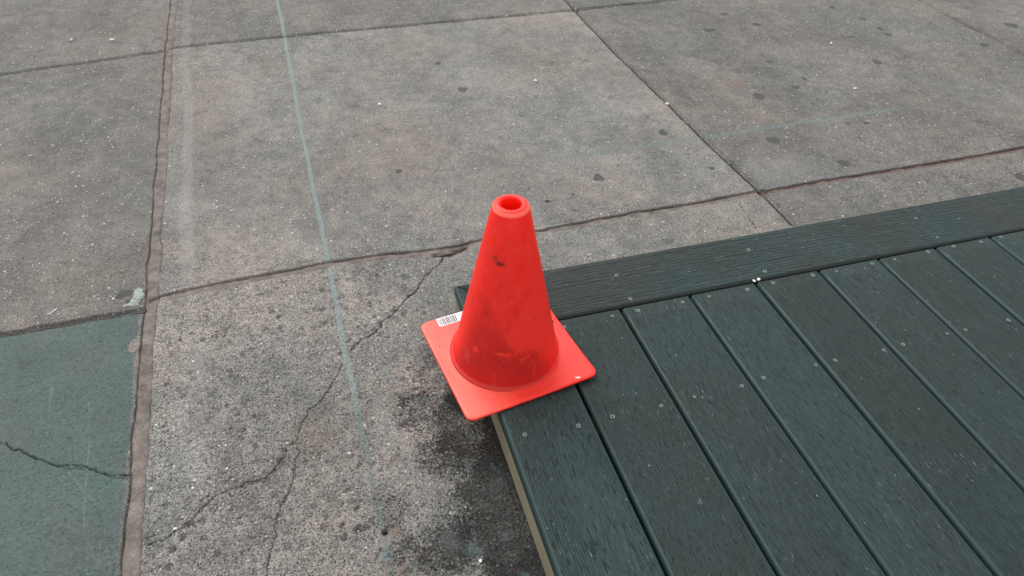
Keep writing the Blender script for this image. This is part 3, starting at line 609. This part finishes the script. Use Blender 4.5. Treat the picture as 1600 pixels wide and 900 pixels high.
bm_obj('barcode_sticker', bm, cone, (M_LAB, M_INK), False)['label'] = 'white sticker with a black bar code'

# ------------------------------------------------------------------ loose bits
M_STONE = dull('pale_stone', (.62, .60, .56), .8); M_DARK = dull('dark_stone', (.09, .08, .07), .8); M_LEAF = dull('dry_leaf', (.34, .26, .19), .8)
M_SEED = dull('cream_chip', (.70, .66, .52), .5); M_PAPER = dull('white_paper', (.55, .55, .54), .7)
def stone(name, x, y, z, s_, mat, seed, flat=.6):
    rg = random.Random(seed); bm = bmesh.new(); bmesh.ops.create_icosphere(bm, subdivisions=2, radius=1)
    axes = [Vector((rg.gauss(0, 1), rg.gauss(0, 1), rg.gauss(0, 1))).normalized() for _ in range(7)]
    for v in bm.verts:
        for a in axes:
            d_ = v.co.dot(a)
            if d_ > .62: v.co -= a * (d_ - .62)
    e_ = rg.uniform(.65, 1.)
    for v in bm.verts: v.co = Vector((v.co.x, v.co.y * e_, v.co.z * flat)) * s_
    zmin = min(v.co.z for v in bm.verts)
    o = bm_obj(name, bm, None, (mat,), False); o.location = (x, y, z - zmin); o.rotation_euler.z = rg.uniform(0, 6); return o
def gz(x, y):
    j = int(np.searchsorted(gy, y)); i = int(np.searchsorted(gx, x)); return float(Z[j - 1:j + 2, i - 1:i + 2].max())
G1 = 'small pale stones on the pavement'
for k, s_, lab in (('chip', .0105, 'white stone chip lodged in the diagonal pavement joint'), ('peb1', .0038, 'small white grain beside the blue-green smear by the sealed joint'),
                   ('peb4', .0042, 'white pebble on the pavement beside the crack at the bottom left'), ('peb5', .0042, 'white pebble on the grimy pavement below the round black stain'),
                   ('peb6', .0085, 'tiny pale pebble on the far left pavement slab'), ('p8', .008, 'pale pebble among gum spots on the far right slab'),
                   ('p9', .008, 'pale pebble between gum spots, right of the diagonal joint'), ('p10', .008, 'pale pebble on the middle slab above the cone'),
                   ('p11', .008, 'pale pebble on the slab right of the chalk line, near a faint spot'), ('p12', .0032, 'tiny pale pebble on the pitted slab below the pale wash'),
                   ('p13', .0035, 'tiny pale pebble right of the sealed strip on the pitted slab'), ('p7', .011, 'whitish pebble on the far left slab, beside the sealed strip')):
    x, y = D['deb'][k]; tag(stone('pebble', x, y, gz(x, y) - .0004, s_ * .8, M_STONE, hash(k) % 97 if False else sum(map(ord, k))), lab, 'pebble', G1)
x, y = D['deb']['stone']; tag(stone('pebble', x, y, gz(x, y) - .0004, .0042, M_DARK, 9, .5), 'small dark stone on the pitted slab right of the sealed strip', 'pebble')
x, y = D['deb']['peb3']; 
# folded scrap of paper
def strip(name, pts, w_, mat, th=.0006):
    bm = bmesh.new(); top = []; bot = []
    for i, (x, y, z) in enumerate(pts):
        a = Vector(pts[max(i - 1, 0)]); b = Vector(pts[min(i + 1, len(pts) - 1)]); d_ = (b - a); nrm = Vector((-d_.y, d_.x, 0)).normalized() * w_ * (1 - .35 * abs(i / (len(pts) - 1) - .5))
        p = Vector((x, y, z)); top.append((bm.verts.new(p + nrm + Vector((0, 0, th))), bm.verts.new(p - nrm + Vector((0, 0, th))))); bot.append((bm.verts.new(p + nrm), bm.verts.new(p - nrm)))
    for i in range(len(pts) - 1):
        bm.faces.new((top[i][0], top[i + 1][0], top[i + 1][1], top[i][1])); bm.faces.new((bot[i][1], bot[i + 1][1], bot[i + 1][0], bot[i][0]))
        bm.faces.new((top[i][0], bot[i][0], bot[i + 1][0], top[i + 1][0])); bm.faces.new((top[i][1], top[i + 1][1], bot[i + 1][1], bot[i][1]))
    bm.faces.new((top[0][0], top[0][1], bot[0][1], bot[0][0])); bm.faces.new((top[-1][1], top[-1][0], bot[-1][0], bot[-1][1]))
    return bm_obj(name, bm, None, (mat,), False)
x, y = D['deb']['paper']; z = gz(x, y)
tag(strip('paper_scrap', [(x - .009, y - .005, z), (x - .003, y - .006, z), (x + .003, y - .002, z + .002), (x + .008, y + .006, z + .001)], .0009, M_PAPER), 'tiny bent white paper scrap on the left pavement slab above the joint', 'scrap')
x, y = D['deb']['leaf']; z = gz(x, y)
bm = bmesh.new()
def lv(dx, dy, dz): return bm.verts.new((x + dx * .6, y + dy * .6, z + dz * .8))
a = [lv(-.013, .012, .001), lv(-.011, -.004, .002), lv(0, -.011, .0075), lv(.004, .002, .003), lv(.010, .011, .008), lv(.013, -.004, .0065), lv(.0055, -.010, .0085)]
for t3 in ((0, 1, 3), (1, 2, 3), (3, 2, 6), (3, 6, 5), (3, 5, 4)): bm.faces.new([a[i] for i in t3])
r2 = bmesh.ops.solidify(bm, geom=bm.faces[:], thickness=.0007)
tag(bm_obj('leaf_fragment', bm, None, (M_LEAF,), False), 'curled dry leaf fragment on the pavement just right of the cone top', 'leaf')
# bits resting on the cone's base and the deck
def plate_z(x, y):
    dx, dy = x - .0469, y + .191; c, s2 = math.cos(-CROT), math.sin(-CROT); lx, ly = c * dx - s2 * dy, s2 * dx + c * dy
    return DZ + T4 + .0005 + lift(lx, ly)
x, y = D['debd']['grit']; tag(stone('grit', x, y, plate_z(x, y), .0042, M_DARK, 31, .8), 'dark round grit on the cone base against the deck side', 'grit')
x, y = D['debd']['speck']; tag(stone('grit', x, y, plate_z(x, y), .0021, M_DARK, 32, .6), 'small black grit on the left of the cone base touching the cone', 'grit')
x, y = D['debd']['speck2']; tag(stone('grit', x, y, plate_z(x, y), .0015, M_DARK, 33, .6), 'tiny dark speck near the left edge of the cone base', 'grit')
x, y = D['debd']['seed']; z = plate_z(x, y); bm = bmesh.new(); N = 9; tp = []; bt = []
for k in range(N):
    t = k / (N - 1); a_ = math.pi * (1 + t); px, py = .0046 * math.cos(a_), .0032 * math.sin(a_); wd = .0016 * math.sin(math.pi * (t * .9 + .05)) + .0002
    tp.append([bm.verts.new((px, py + wd, .0011)), bm.verts.new((px, py - wd * .6, .0011))]); bt.append([bm.verts.new((px, py + wd * 1.1, 0)), bm.verts.new((px, py - wd * .8, 0))])
for k in range(N - 1):
    bm.faces.new((tp[k][0], tp[k][1], tp[k + 1][1], tp[k + 1][0])); bm.faces.new((bt[k][1], bt[k][0], bt[k + 1][0], bt[k + 1][1]))
    bm.faces.new((tp[k][0], tp[k + 1][0], bt[k + 1][0], bt[k][0])); bm.faces.new((tp[k][1], bt[k][1], bt[k + 1][1], tp[k + 1][1]))
o = bm_obj('husk', bm, None, (M_SEED,)); o.location = (x, y, z); o.rotation_euler.z = -.25
tag(o, 'cream crescent-shaped husk on the near right corner of the cone base', 'husk')
for k, lab in (('a', 'pale crumb at the head of a deck board gap, right of its neighbour'), ('b', 'pale crumb lying at the deck board end, left of its neighbour')):
    x, y = D['debk'][k]; tag(stone('crumb', x, y, DZ - .001, .0040, M_STONE, ord(k), .5), lab, 'crumb')
